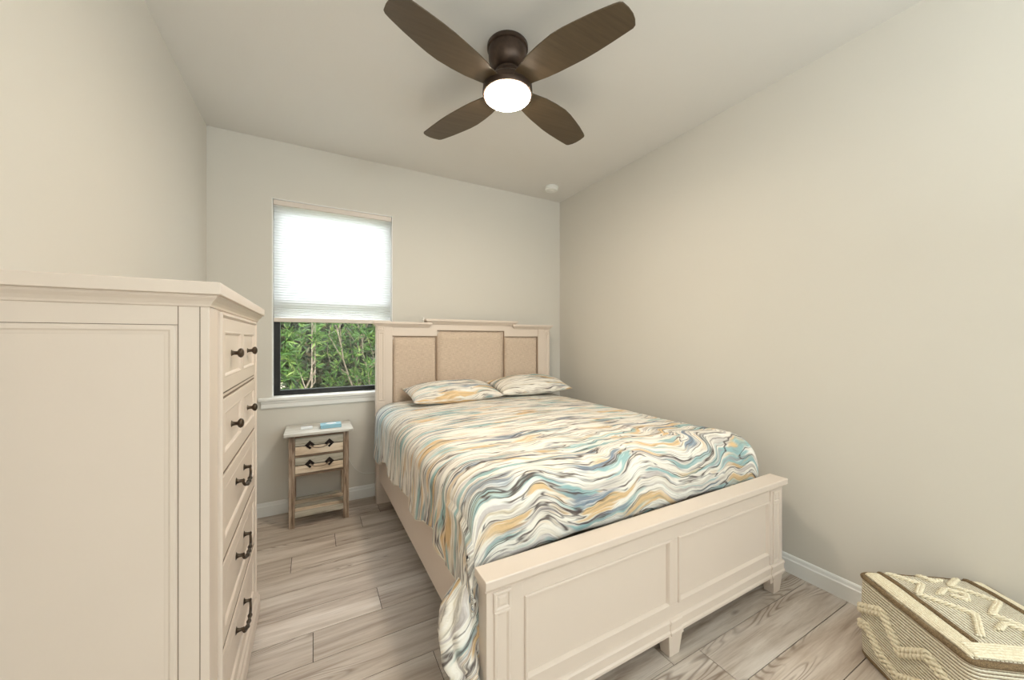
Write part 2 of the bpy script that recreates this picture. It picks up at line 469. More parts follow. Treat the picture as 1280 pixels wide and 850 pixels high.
# ---- window: white reveal, black frame, pane
b = BM()
t_ = .006
box(b, WX0, WX0 + t_, YB + .001, YB + .115, WZ0, WZ1); box(b, WX1 - t_, WX1, YB + .001, YB + .115, WZ0, WZ1)
box(b, WX0, WX1, YB + .001, YB + .115, WZ1 - t_, WZ1)
WIN = struct(obj('window_1', b, M['trim']))
b = BM(); fx0, fx1, fz0, fz1 = WX0 + t_, WX1 - t_, WZ0 + .014, WZ1 - t_; fy = YB + .07
for (a0, a1, c0, c1) in ((fx0, fx0 + .040, fz0, fz1), (fx1 - .040, fx1, fz0, fz1), (fx0 + .04, fx1 - .04, fz0, fz0 + .036), (fx0 + .04, fx1 - .04, fz1 - .036, fz1), (fx0 + .04, fx1 - .04, 1.55, 1.59)):
    box(b, a0, a1, fy, fy + .05, c0, c1)
obj('window_frame', b, M['black'], WIN, .002)
b = BM(); box(b, fx0 + .036, fx1 - .036, fy + .022, fy + .027, fz0 + .03, fz1 - .03); obj('window_pane', b, M['glass'], WIN)
# stool and apron
b = BM()
prism(b, [(YB + .115, .830), (YB + .001, .830), (YB + .001, .852), (YB + .115, .856)], 'X', -.262, .580)
prism(b, [(YB, .828), (YB - .028, .828), (YB - .034, .833), (YB - .034, .846), (YB - .030, .852), (YB, .852)], 'X', -.345, .663)
prism(b, [(YB, .772), (YB - .010, .772), (YB - .016, .780), (YB - .016, .806), (YB - .022, .816), (YB - .022, .828), (YB, .828)], 'X', -.330, .648)
struct(obj('trim_1', b, M['trim'], None, .0015))

# ------------------------------------------------------------------ cellular shade
sh = thing('cellular_shade', 'white pleated cellular shade covering the upper part of the window', 'window shade', (.159, YB + .03, 1.404))
sx0, sx1 = WX0 + t_ + .002, WX1 - t_ - .002
b = BM(); box(b, sx0, sx1, YB + .012, YB + .062, 2.262, WZ1 - t_); obj('headrail', b, M['rail'], sh, .003)
b = BM(); box(b, sx0 + .002, sx1 - .002, YB + .016, YB + .052, 1.404, 1.434); obj('bottom_rail', b, M['rail'], sh, .004)
b = BM(); ptsf = []; z = 2.262; k = 0
zs = []
while z > 1.50: zs.append(z); z -= .0095
zs += [1.494 - i * .0058 for i in range(11)]
zs[-1] = 1.434
cols = []
for side in (0, 1):
    pr = None
    for i, z in enumerate(zs):
        dep = (.0035 if i % 2 else 0.0) if z > 1.495 else (.008 if i % 2 else -.001)
        yy = (YB + .022 + dep) if side == 0 else (YB + .050 - dep)
        cur = (b.verts.new((sx0 + .003, yy, z)), b.verts.new((sx1 - .003, yy, z)))
        if pr and side == 0: b.faces.new((pr[0], pr[1], cur[1], cur[0]))
        pr = cur
obj('pleated_fabric', b, M['shade'], sh)

# ------------------------------------------------------------------ ceiling fan
FX, FY = .846, 1.607
fan = thing('ceiling_fan', 'dark bronze four-blade ceiling fan with a lit round lamp', 'ceiling fan', (FX, FY, ZC))
b = BM(); lathe(b, [(.098, ZC), (.101, ZC - .004), (.101, ZC - .020), (.096, ZC - .024)], (FX, FY, 0), 48); auto_smooth(obj('mounting_plate', b, M['bronze'], fan))
b = BM(); lathe(b, [(.094, ZC - .022), (.095, ZC - .045), (.093, ZC - .070), (.087, ZC - .092), (.076, ZC - .110), (.062, ZC - .121), (.046, ZC - .125)], (FX, FY, 0), 48); auto_smooth(obj('canopy', b, M['bronze'], fan), 60)
b = BM(); lathe(b, [(.046, ZC - .118), (.060, ZC - .126), (.060, ZC - .136), (.056, ZC - .140), (.056, 2.572), (.060, 2.566)], (FX, FY, 0), 48); auto_smooth(obj('collar', b, M['bronze'], fan))
b = BM(); lathe(b, [(.058, 2.570), (.066, 2.560), (.092, 2.549), (.112, 2.536), (.121, 2.524), (.122, 2.506), (.119, 2.504)], (FX, FY, 0), 56); auto_smooth(obj('motor_housing', b, M['bronze'], fan), 50)
b = BM(); lathe(b, [(.118, 2.506), (.123, 2.503), (.1235, 2.484), (.121, 2.478), (.1135, 2.477), (.1130, 2.484)], (FX, FY, 0), 56); auto_smooth(obj('light_ring', b, M['bronze'], fan), 50)
b = BM(); lathe(b, [(.1125, 2.484), (.1125, 2.474), (.110, 2.469), (.102, 2.466), (.060, 2.463), (.004, 2.462)], (FX, FY, 0), 56); auto_smooth(obj('lamp_lens', b, M['lens'], fan), 60)
outline = [(.095, -.058), (.133, -.070), (.20, -.090), (.27, -.101), (.345, -.107), (.40, -.103), (.459, -.093), (.53, -.079), (.60, -.061), (.622, -.053), (.632, -.044),
           (.640, -.012), (.642, .020), (.638, .046), (.628, .070), (.616, .077), (.58, .079), (.52, .082), (.45, .084), (.389, .083), (.32, .077), (.258, .071), (.20, .062), (.133, .046), (.095, .040)]
outline = outline[::-1]
def make_blade(ang):
    bb = BM(); pit = math.radians(5)
    R = Matrix.Rotation(math.radians(ang), 3, 'Z')
    top, bot = [], []
    for x, y in outline:
        for lst, dz in ((top, .003), (bot, -.003)):
            p = Vector((x, y * math.cos(pit) + 0, dz - y * math.sin(pit)))
            lst.append(bb.verts.new(R @ p))
    bb.faces.new(top); bb.faces.new(bot[::-1])
    n = len(top)
    for i in range(n): bb.faces.new((bot[i], bot[(i + 1) % n], top[(i + 1) % n], top[i]))
    o = obj('blade', bb, M['blade'], None, .0015)
    o.parent = fan; o.location = (0, 0, 2.513 - ZC)
for k in range(4): make_blade(18.5 + 90 * k)

# smoke detector
b = BM(); lathe(b, [(.064, ZC), (.066, ZC - .004), (.066, ZC - .016), (.060, ZC - .019), (.060, ZC - .030), (.054, ZC - .037), (.020, ZC - .040)], (1.99, 2.885, 0), 40)
sd = auto_smooth(obj('smoke_detector', b, M['plastic'])); tag(sd, 'small round white smoke detector on the ceiling near the back right corner', 'smoke detector')
b = BM(); lathe(b, [(.019, ZC - .0395), (.018, ZC - .043), (.008, ZC - .0435)], (1.99, 2.885, 0), 20); auto_smooth(obj('test_button', b, M['plastic'], sd))

# ------------------------------------------------------------------ chest of drawers
CX, CY0, CY1 = -.227, 1.160, 2.030
ch = thing('chest_of_drawers', 'tall cream five-drawer chest against the left wall', 'chest of drawers', (-.43, 1.595, 0))
UY, UZ, UX = (0, 1, 0), (0, 0, 1), (1, 0, 0)
b = BM(); box(b, XL + .012, CX, CY0, CY1, .10, 1.362); obj('carcass', b, M['cream'], ch, .002)
# top: slab and cove
b = BM(); ov = .027
def rect_loops(b, loops):
    ls = []
    for x0, x1, y0, y1, z in loops:
        ls.append([b.verts.new(p) for p in ((x0, y0, z), (x1, y0, z), (x1, y1, z), (x0, y1, z))])
    for a, c in zip(ls, ls[1:]):
        for i in range(4): b.faces.new((a[i], a[(i + 1) % 4], c[(i + 1) % 4], c[i]))
    b.faces.new(ls[0][::-1]); b.faces.new(ls[-1])
def lp(o, z): return (XL + .012, CX + o, CY0 - o, CY1 + o, z)
rect_loops(b, [lp(.003, 1.352), lp(.005, 1.358), lp(.010, 1.366), lp(.017, 1.374), lp(.019, 1.378), lp(.019, 1.381), lp(.026, 1.381), lp(.027, 1.383), lp(.027, 1.409), lp(.025, 1.412)])
obj('top', b, M['cream'], ch, .0012)
# plinth and feet
b = BM(); rect_loops(b, [lp(.010, .030), lp(.012, .034), lp(.012, .092), lp(.009, .100), lp(.006, .104), lp(.006, .112), lp(.002, .120), lp(-.002, .120)]); obj('plinth', b, M['cream'], ch, .001)
for x, y in ((CX - .02, CY0 + .03), (CX - .02, CY1 - .03), (XL + .05, CY0 + .03), (XL + .05, CY1 - .03)):
    b = BM(); taper(b, x, y, 0, .034, .045, .055); obj('foot', b, M['cream'], ch, .002)
# side panel (faces the camera): recessed panel, glazed grooves
for yy, sgn in ((CY0, 1), (CY1, -1)):
    b = BM()
    if sgn == 1:
        frame(b, (0, yy, 0), UX, UZ, -.60, -.290, .17, 1.305, [(0, -.001), (0, .002), (.004, .0045), (.010, .0045), (.014, .0020), (.020, .0012), (.022, .0008)])
        obj('side_panel', b, M['cream'], ch, .0006)
        b = BM()
        for x in (-.2865, -.2455): box(b, x - .0008, x + .0008, yy - .0006, yy + .001, .122, 1.352)
        box(b, -.62, -.2865, yy - .0006, yy + .001, 1.3060, 1.3072)
        obj('glazed_groove', b, M['groove'], ch)
# drawer bank: bead around, then the fronts
DY0, DY1 = 1.266, 1.926
b = BM(); frame(b, (CX, 0, 0), UY, UZ, DY0 - .016, DY1 + .016, .135, 1.347, [(0, -.001), (0, .005), (.003, .010), (.008, .010), (.012, .006), (.015, .003), (.015, -.001)], False)
obj('drawer_bank_bead', b, M['cream'], ch, .0006)
rows = [(1.122, 1.332, 'k'), (.905, 1.102, 'k'), (.660, .885, 'p'), (.410, .635, 'p'), (.160, .385, 'p')]
b = BM()
for z0, z1, _ in rows:
    for zz in (z0 - .003, z1 + .003): box(b, DY0 * 0 + CX - .001, CX + .0006, DY0, DY1, zz - .003, zz + .003)
obj('drawer_gap', b, M['groove'], ch)
def knob(parent, y, z, x):
    b = BM(); lathe(b, [(.010, x - .001), (.0105, x + .002), (.007, x + .005), (.0058, x + .011), (.0062, x + .017), (.0125, x + .021), (.0150, x + .025), (.0140, x + .030), (.008, x + .034), (.001, x + .035)], (0, y, z), 20, 'X')
    # lathe axis X builds along x from the given heights
    auto_smooth(obj('knob', b, M['pewter'], parent), 60)
def pull(parent, y, z, x):
    b = BM()
    for s in (-1, 1):
        lathe(b, [(.012, x - .001), (.013, x + .002), (.008, x + .005), (.0055, x + .012), (.0055, x + .020), (.007, x + .023), (.003, x + .026)], (0, y + s * .078, z), 16, 'X')
    pts, rad = [], []
    for i in range(25):
        tt = i / 24; a = tt * PI
        pts.append((x + .021 + .006 * math.sin(a), y - .078 * math.cos(a), z - .030 * math.sin(a) ** .8 if 0 < tt < 1 else z))
        rad.append(.0038 + .0012 * math.sin(a))
    for i in (9, 12, 15): rad[i] = .0078
    tube(b, pts, rad, 10)
    auto_smooth(obj('bail_pull', b, M['pewter'], parent), 60)
for z0, z1, kind in rows:
    b = BM(); pd = .036
    prof_out = [(0, -.002), (0, .004), (.0015, .0055)]
    panel = [(0, .0055), (.004, .0065), (.008, .0045), (.0125, -.0015), (.014, -.002)]
    yl = [(DY0 + .003, DY1 - .003)]
    if kind == 'k':
        mid = (DY0 + DY1) / 2; pans = [(DY0 + pd, mid - .022), (mid + .022, DY1 - pd)]
    else: pans = [(DY0 + pd, DY1 - pd)]
    # rails and stiles as one slab with panel openings
    pz0, pz1 = z0 + pd + .004, z1 - pd
    frame(b, (CX, 0, 0), UY, UZ, DY0 + .003, DY1 - .003, z0, z1, prof_out, False)
    ycuts = [DY0 + .0045] + [c for p in pans for c in p] + [DY1 - .0045]
    def q(y0, y1, a, c): b.faces.new([b.verts.new((CX + .0055, yy, zz)) for yy, zz in ((y0, a), (y1, a), (y1, c), (y0, c))])
    q(DY0 + .0045, DY1 - .0045, z0 + .0015, pz0); q(DY0 + .0045, DY1 - .0045, pz1, z1 - .0015)
    for i in range(0, len(ycuts), 2): q(ycuts[i], ycuts[i + 1], pz0, pz1)
    for p in pans: frame(b, (CX, 0, 0), UY, UZ, p[0], p[1], pz0, pz1, panel)
    d = obj('drawer', b, M['cream'], ch)
    zc = (pz0 + pz1) / 2
    if kind == 'k':
        for p in pans: knob(d, (p[0] + p[1]) / 2, zc, CX - .002)
    else: pull(d, (DY0 + DY1) / 2, zc + .022, CX - .002)

# ------------------------------------------------------------------ bed
bed = thing('bed', 'cream panel bed with upholstered headboard and panelled footboard', 'bed', (1.25, 2.0, 0))
HY0, HY1 = 2.990, 3.055
HB = None
# headboard frame
b = BM()
hx0, hx1 = .428, 2.038
box(b, hx0, .548, HY0 - .004, HY1, 0.0, 1.375)          # left post
box(b, 1.906, hx1, HY0 - .004, HY1, 0.0, 1.375)         # right post
prism(b, [(.548, 1.303), (.910, 1.303), (.910, 1.352), (1.543, 1.352), (1.543, 1.303), (1.906, 1.303), (1.906, 1.380), (1.642, 1.380), (1.642, 1.408), (.836, 1.408), (.836, 1.380), (.548, 1.380)], 'Y', HY0 + .002, HY1)
box(b, .548, 1.906, HY0 + .024, HY1, .35, 1.37)         # backing
HB = obj('headboard', b, M['cream'], bed, .002)
# pilasters on the posts
for x0, x1 in ((hx0 + .012, hx0 + .058), (hx1 - .058, hx1 - .012)):
    b = BM()
    frame(b, (0, HY0 - .004, 0), UX, UZ, x0, x1, .80, 1.333, [(0, -.001), (0, .003), (.004, .005), (.009, .005), (.012, .001)])
    frame(b, (0, HY0 - .004, 0), UX, UZ, x0 - .002, x1 + .002, 1.340, 1.374, [(0, -.001), (0, .004), (.005, .006), (.010, .003), (.016, .006)])
    frame(b, (0, HY0 - .004, 0), UX, UZ, x0, x1, .06, .79, [(0, -.001), (0, .003), (.004, .004)])
    obj('pilaster', b, M['cream'], HB, .0006)
# stepped cap moulding
def cap(b, x0, x1, z0, z1, ov):
    n = [(.0, 0.0), (.25, .20), (.55, .42), (.62, .5), (.62, .56), (1.0, .58), (1.0, .96), (.97, 1.0)]
    ls = []
    for o, h in n:
        z = z0 + (z1 - z0) * h; e = ov * o
        ls.append([b.verts.new(p) for p in ((x0 - e, HY0 - .006 - e, z), (x1 + e, HY0 - .006 - e, z), (x1 + e, HY1 + .004, z), (x0 - e, HY1 + .004, z))])
    for a, c in zip(ls, ls[1:]):
        for i in range(4): b.faces.new((a[i], a[(i + 1) % 4], c[(i + 1) % 4], c[i]))
    b.faces.new(ls[0][::-1]); b.faces.new(ls[-1])
b = BM()
cap(b, hx0, .838, 1.374, 1.414, .024); cap(b, 1.640, hx1, 1.374, 1.414, .024); cap(b, .836, 1.642, 1.402, 1.444, .026)
obj('headboard_cap', b, M['cream'], HB, .001)
# upholstered panels
def pad(x0, x1, z0, z1):
    b = BM(); nx, nz = 24, 24; g = {}
    for i in range(nx + 1):
        for j in range(nz + 1):
            a, c = i / nx, j / nz
            e = min(a, 1 - a) * (x1 - x0); f = min(c, 1 - c) * (z1 - z0)
            h = (1 - max(0, 1 - e / .022) ** 2.5) * (1 - max(0, 1 - f / .022) ** 2.5)
            g[i, j] = b.verts.new((x0 + (x1 - x0) * a, HY0 + .026 - .026 * h, z0 + (z1 - z0) * c))
    for i in range(nx):
        for j in range(nz): b.faces.new((g[i, j], g[i + 1, j], g[i + 1, j + 1], g[i, j + 1]))
    obj('upholstered_panel', b, M['linen'], HB, smooth=True, recalc=False)
pad(.552, .905, .45, 1.299); pad(.912, 1.541, .45, 1.348); pad(1.548, 1.902, .45, 1.299)
b = BM()
for x0, x1, z1 in ((.548, .9085, 1.303), (.9085, 1.5445, 1.352), (1.5445, 1.906, 1.303)):
    frame(b, (0, HY0 + .010, 0), UX, UZ, x0, x1, .44, z1, [(0, -.01), (0, .003), (.003, .004), (.005, .000), (.005, -.012)], False)
obj('panel_bead', b, M['bead'], HB)

# footboard
FY0 = .985; FY1 = 1.045
b = BM()
fx0_, fx1_ = .448, 2.098
box(b, fx0_, .572, FY0, FY1, .06, .545); box(b, 1.990, fx1_, FY0, FY1, .06, .545)
box(b, .572, 1.990, FY0 + .004, FY1, .466, .545); box(b, .572, 1.990, FY0 + .004, FY1, .095, .209)
box(b, 1.251, 1.309, FY0 + .004, FY1, .209, .466); box(b, .572, .586, FY0 + .004, FY1, .209, .466); box(b, 1.978, 1.990, FY0 + .004, FY1, .209, .466); box(b, .572, 1.990, FY0 + .0105, FY1 - .006, .20, .48)
FB = obj('footboard', b, M['cream'], bed, .002)
b = BM()
for x0, x1 in ((.580, 1.257), (1.303, 1.984)):
    frame(b, (0, FY0 + .004, 0), UX, UZ, x0, x1, .203, .472, [(0, -.001), (0, .003), (.003, .0065), (.009, .0065), (.0125, .001), (.0155, -.004), (.016, -.0068)], False)
obj('panel_moulding', b, M['cream'], FB, .0006)
b = BM(); z0 = .543
ls = []
for o, z in ((-.004, .520), (.002, .524), (.004, .532), (.010, .540), (.022, .543), (.0225, .5455), (.0225, .567), (.020, .570)):
    ls.append([b.verts.new(p) for p in ((fx0_ - .005 - o * .3, FY0 - o, z), (fx1_ + .003 + o * .3, FY0 - o, z), (fx1_ + .003 + o * .3, FY1 + o * .2 - .002, z), (fx0_ - .005 - o * .3, FY1 + o * .2 - .002, z))])
for a, c in zip(ls, ls[1:]):
    for i in range(4): b.faces.new((a[i], a[(i + 1) % 4], c[(i + 1) % 4], c[i]))
b.faces.new(ls[0][::-1]); b.faces.new(ls[-1])
obj('footboard_cap', b, M['cream'], FB, .0015)
# base band with bead, wrapping the posts
b = BM()
def band(x0, x1, e):
    prism(b, [(FY0 + .004, .094), (FY0 - .006 - e, .094), (FY0 - .008 - e, .098), (FY0 - .008 - e, .106), (FY0 - .003 - e, .112), (FY0 - .003 - e, .136), (FY0 - .007 - e, .141), (FY0 - .007 - e, .148), (FY0 - .002 - e, .153), (FY0 + .004, .155)], 'X', x0, x1)
band(.574, 1.988, 0); band(1.247, 1.313, .004); band(fx0_ - .004, .574, .004); band(1.988, fx1_ + .004, .004)
obj('base_moulding', b, M['cream'], FB)
for x0, x1 in ((.472, .528), (2.010, 2.066)):
    b = BM()
    frame(b, (0, FY0, 0), UX, UZ, x0, x1, .160, .459, [(0, -.001), (0, .003), (.003, .006), (.008, .006), (.012, .002), (.014, .001)])
    frame(b, (0, FY0, 0), UX, UZ, x0 - .002, x1 + .002, .458, .517, [(0, -.001), (0, .003), (.003, .006), (.008, .006), (.012, .002), (.020, .005), (.022, .005)])
    obj('pilaster', b, M['cream'], FB, .0006)
for x in (.510, 1.280, 2.050):
    b = BM(); taper(b, x, FY0 + .024, 0, .088, .058, .082, .045, .058)
    box(b, x - .044, x + .044, FY0 - .008, FY0 + .054, .084, .096)
    obj('leg', b, M['cream'], FB, .002)
# side rails
for xa, xb, w in ((.433, .458, .024), (2.02, 2.06, .024)):
    b = BM(); vs = box(b, 0, w, FY1, HY0, .195, .47)
    for v in vs: v.co.x += xa + (xb - xa) * (HY0 - v.co.y) / (HY0 - FY1) + .012
    obj('side_rail', b, M['cream'], bed, .003)

# ------------------------------------------------------------------ comforter
def nz(x, y, z=0): return mnoise.noise(Vector((x, y, z)))
def rail_x(y): return .433 + .025 * (HY0 - y) / (HY0 - FY1)
cf = thing('comforter', 'cream comforter with teal, sand and grey marbled waves spread over the bed', 'comforter', (1.25, 2.0, .76))
b = BM(); uvl = b.loops.layers.uv.new('UVMap')
YH = 2.965
NV = 150
# lengthwise path of the top: (y, dz)
path = []
yy = YH
while yy > 1.19: path.append((yy, 0.0)); yy -= .0145
for i in range(1, 25):
    a = i / 24 * (PI / 2)
    path.append((1.19 - .098 * math.sin(a), -.085 * (1 - math.cos(a))))
for i in range(1, 9): path.append((1.092 - .002 * i / 8, -.085 - .145 * i / 8))
grid = []; U0 = 1.25
vlen = 0; prev = None
for iv, (y, dz) in enumerate(path):
    if prev: vlen += math.hypot(y - prev[0], dz - prev[1])
    prev = (y, dz)
    rx = rail_x(y); foot = max(0, min(1, (1.75 - y) / .6))
    # cross-section points: left hem -> top -> right
    top = .770 + .004 * nz(y * 3, 4)
    hem = .430 + .040 * (1 - (y - 1.1) / 1.9) + .020 * math.sin(y * 13 + .6) + .014 * nz(y * 7, 1.0)
    hem -= .060 * max(0, (y - 2.6)) / .37
    pr = []
    xl = rx - .006
    nD = 34
    for i in range(nD):
        tt = i / (nD - 1); z = hem + (top - .105 - hem) * tt
        drop = 1 - tt
        fold = math.sin(y * 21 + 2.5 * nz(y * 3, 7)) * .011 * drop ** .7 + math.sin(y * 47 + 1) * .004 * drop
        pr.append((xl - .004 + fold - .010 * drop, z))
    nR = 14
    for i in range(1, nR + 1):
        a = i / nR * PI / 2
        pr.append((xl - .004 + .135 * (1 - math.cos(a)), top - .105 + .105 * math.sin(a)))
    nT = 84
    xa = xl + .131; xb = 1.955 + .03 * foot
    for i in range(1, nT + 1):
        tt = i / nT; x = xa + (xb - xa) * tt
        crown = .022 * math.sin(PI * tt) ** .8
        pr.append((x, top + crown - .012 * tt))
    tz = pr[-1][1]
    for i in range(1, 11):
        a = i / 10 * PI / 2
        pr.append((xb + .085 * math.sin(a), tz - .10 * (1 - math.cos(a))))
    for i in range(1, 10): pr.append((xb + .085, tz - .10 - .18 * i / 9))
    # arc length measured from the left rounding
    row = []; s = 0; arcs = [0]
    for a, c in zip(pr, pr[1:]): s += math.hypot(c[0] - a[0], c[1] - a[1]); arcs.append(s)
    s0 = arcs[nD + nR]
    for i, ((x, z), sa) in enumerate(zip(pr, arcs)):
        wr = .0055 * nz(x * 3.5, y * 17, .3) + .003 * nz(x * 8, y * 34, 2.2)
        wr += foot * (.016 * nz(x * 2.6 + y * 3, y * 9, 5.5) + .007 * nz(x * 7, y * 16, 8.8))
        ontop = 1 if nD + nR * .6 < i < nD + nR + nT else .25
        zz = z + wr * ontop
        f = dz
        if dz < 0:
            k = max(0, min(1, (z - .40) / .37)); zz = zz + dz * (k if i < nD + nR else 1)
        xo = x
        yo = y
        if i < nD and y < 1.30:
            w = max(0, min(1, (.575 - zz) / .09)); w = w * w * (3 - 2 * w); q_ = (1.30 - y) / .21
            yo = y - .062 * w * min(1, q_) ** 1.3; xo = min(xo, .434) - .008 * w * min(1, q_)
        row.append((b.verts.new((xo, yo, zz)), ((sa - s0) - .80, vlen)))
    grid.append(row)
for r0, r1 in zip(grid, grid[1:]):
    for i in range(len(r0) - 1):
        q = (r0[i], r0[i + 1], r1[i + 1], r1[i]); f = b.faces.new([p[0] for p in q])
        for lpp, p in zip(f.loops, q): lpp[uvl].uv = p[1]
# bunched end spilling out beside the footboard post
spill = []
NS, NC = 60, 44
for i in range(NS + 1):
    t = i / NS
    cx = .488 - .068 * math.sin(PI * min(1, t * 1.02)) ** .8; cy = 1.120 - .050 * t ** .7
    z = .520 - .365 * t
    wx = .026 + .048 * math.sin(PI * t ** .85) ** .8; wy = .050 + .018 * math.sin(PI * t)
    if t > .9:
        e = (t - .9) / .1; wx *= 1 - .55 * e; wy *= 1 - .5 * e
    ring = []
    for k in range(NC):
        a = 2 * PI * k / NC
        rr = 1 + .12 * math.sin(3 * a + t * 6) + .13 * math.sin(7 * a - t * 9) + .08 * nz(a * 2, t * 9)
        x = cx + wx * rr * math.cos(a); y = cy + wy * rr * math.sin(a); y = max(y, FY1 + .006 + .004 * math.sin(k)) if x > fx0_ - .012 else max(y, FY1 - .055)
        ring.append((b.verts.new((x, y, z + .02 * math.sin(a * 2 + t * 4))), (-1.2 + t * .55 + k / NC * .25, 1.95 + (k / NC if k < NC / 2 else 1 - k / NC) * .5 - t * .28)))
    spill.append(ring)
for r0, r1 in zip(spill, spill[1:]):
    for k in range(NC):
        q = (r0[k], r0[(k + 1) % NC], r1[(k + 1) % NC], r1[k]); f = b.faces.new([p[0] for p in q])
        for lpp, p in zip(f.loops, q): lpp[uvl].uv = p[1]
f = b.faces.new([p[0] for p in spill[-1]])
for lpp, p in zip(f.loops, spill[-1]): lpp[uvl].uv = p[1]
hemline = [r[0][0].co.copy() for r, p_ in zip(grid, path) if p_[0] > 1.135]
sheet = obj('quilted_cover', b, M['print'], cf, smooth=True)
sol = sheet.modifiers.new('thick', 'SOLIDIFY'); sol.thickness = .008; sol.offset = 1
b = BM(); tube(b, [h + Vector((-.003, 0, 0)) for h in hemline[::2]], .0055, 8); obj('hem_piping', b, M['hem'], cf, smooth=True)

# ------------------------------------------------------------------ pillows
def pillow(cx, cy, cz, L, D, H, rz, tilt, label, seed, vofs):
    b = BM(); uvl = b.loops.layers.uv.new('UVMap'); n, m = 44, 30; lay = {}
    R = Matrix.Rotation(rz, 3, 'Z') @ Matrix.Rotation(tilt, 3, 'X')
    for sgn in (1, -1):
        for i in range(n + 1):
            for j in range(m + 1):
                a, c = 2 * i / n - 1, 2 * j / m - 1
                edge = (i in (0, n)) or (j in (0, m))
                if sgn == -1 and edge: lay[-1, i, j] = lay[1, i, j]; continue
                h = max(0, (1 - abs(a) ** 2.4)) ** .55 * max(0, (1 - abs(c) ** 2.2)) ** .6
                x = a * L / 2 * (1 - .06 * (1 - abs(a)) * 0 - .07 * (1 - c * c) * 0 ) * (1 - .055 * (1 - abs(c) ** 2) * abs(a) ** 3)
                y = c * D / 2 * (1 - .10 * (1 - abs(a) ** 2) * abs(c) ** 3)
                z = H * h * (.62 if sgn > 0 else -.38)
                z += .006 * nz(a * 3 + seed, c * 4, seed) * h
                z += (.010 * abs(a) ** 6 * abs(c) ** 6)
                p = R @ Vector((x, y, z)) + Vector((cx, cy, cz))
                lay[sgn, i, j] = (b.verts.new(p), (x + seed, y * 1.2 + vofs))
    for sgn in (1, -1):
        for i in range(n):
            for j in range(m):
                q = [lay[sgn, i, j], lay[sgn, i + 1, j], lay[sgn, i + 1, j + 1], lay[sgn, i, j + 1]]
                if sgn < 0: q = q[::-1]
                f = b.faces.new([p[0] for p in q])
                for lpp, p in zip(f.loops, q): lpp[uvl].uv = p[1]
    o = obj('pillow', b, M['print'], None, smooth=True)
    # thing's base for the placement
    return tag(o, label, 'pillow', 'marbled pillows at the headboard')
pillow(.985, 2.790, .849, .74, .36, .155, math.radians(2), math.radians(10), 'marbled pillow on the window side of the bed, left of the other pillow', 3.0, 1.25)
pillow(1.715, 2.835, .857, .74, .34, .155, math.radians(3), math.radians(12), 'marbled pillow nearest the right wall, beside the left pillow', 11.0, 1.20)

# ------------------------------------------------------------------ nightstand
ns = thing('nightstand', 'small rustic two-drawer nightstand of weathered wood under the window', 'nightstand', (.04, 3.0, 0))
NX0, NX1, NY0, NY1 = -.146, .224, 2.865, 3.125
b = BM(); box(b, -.174, .250, 2.838, 3.142, .623, .642); obj('top', b, M['drift_top'], ns, .003)
for x in (NX0, NX1 - .036):
    for y in (NY0, NY1 - .036):
        b = BM(); box(b, x, x + .036, y, y + .036, 0, .623); obj('leg', b, M['drift_leg'], ns, .003)
b = BM()
box(b, NX0 + .036, NX1 - .036, NY0 + .006, NY0 + .020, .604, .623)
box(b, NX0 + .036, NX1 - .036, NY0 + .006, NY0 + .020, .472, .486)
box(b, NX0 + .036, NX1 - .036, NY0 + .004, NY0 + .022, .345, .362)
obj('front_rail', b, M['drift_dark'], ns, .002)
b = BM()
for x0, x1 in ((NX0 + .008, NX0 + .026), (NX1 - .026, NX1 - .008)): box(b, x0, x1, NY0 + .036, NY1 - .036, .345, .623)
box(b, NX0 + .036, NX1 - .036, NY1 - .022, NY1 - .006, .345, .623)
obj('side_panel', b, M['drift_leg'], ns)
for z0, z1 in ((.488, .602), (.364, .470)):
    h = z1 - z0; zm = z0 + h * .52
    b = BM(); box(b, NX0 + .038, NX1 - .038, NY0 + .004, NY0 + .22, z0, zm - .002)
    d = obj('drawer', b, M['drift_cream'], ns, .002)
    b = BM(); box(b, NX0 + .038, NX1 - .038, NY0 + .004, NY0 + .020, zm + .002, z1); obj('drawer_board', b, M['drift_grey'], d, .002)
    b = BM(); box(b, NX0 + .039, NX1 - .039, NY0 + .0055, NY0 + .016, zm - .003, zm + .003); obj('drawer_joint', b, M['iron'], d)
    for s in (-1, 1):
        cx = .039 + s * .060; b = BM(); R_ = .030
        # diamond plate with a notch on the lower inner side
        inner = -s
        poly = [(0, R_), (-R_ * inner, 0), (0, -R_), (inner * .010, -R_ + .010), (0 * inner - inner * .006, -.006), (inner * .004, .004), (R_ * inner - inner * .012, -.012), (R_ * inner, 0)]
        if inner > 0: poly = poly[::-1] if False else poly
        prism(b, [(cx + p[0], zm + .004 + p[1]) for p in poly], 'Y', NY0 - .001, NY0 + .005)
        obj('handle_plate', b, M['iron'], d)
    b = BM(); tube(b, [(.039 + .052 * math.cos(a), NY0 - .006 - .004 * math.sin(a), zm + .002 - .020 * math.sin(a)) for a in [PI * i / 16 for i in range(17)]], .0028, 8)
    obj('bail_handle', b, M['drift_dark'], d, smooth=True)
# lower shelf: front and back rails and slats
for ya, za, zb in ((NY0 + .006, .066, .104), (NY1 - .022, .082, .116)):
    b = BM(); box(b, NX0 + .036, NX1 - .036, ya, ya + .016, za, zb); obj('shelf_rail', b, M['drift_grey'], ns, .002)
for i, mm in enumerate(('drift_cream', 'drift_grey', 'drift_cream')):
    y = NY0 + .024 + i * .074
    b = BM(); box(b, NX0 + .010, NX1 - .010, y, y + .066, .088, .100); obj('shelf_slat', b, M[mm], ns, .002)
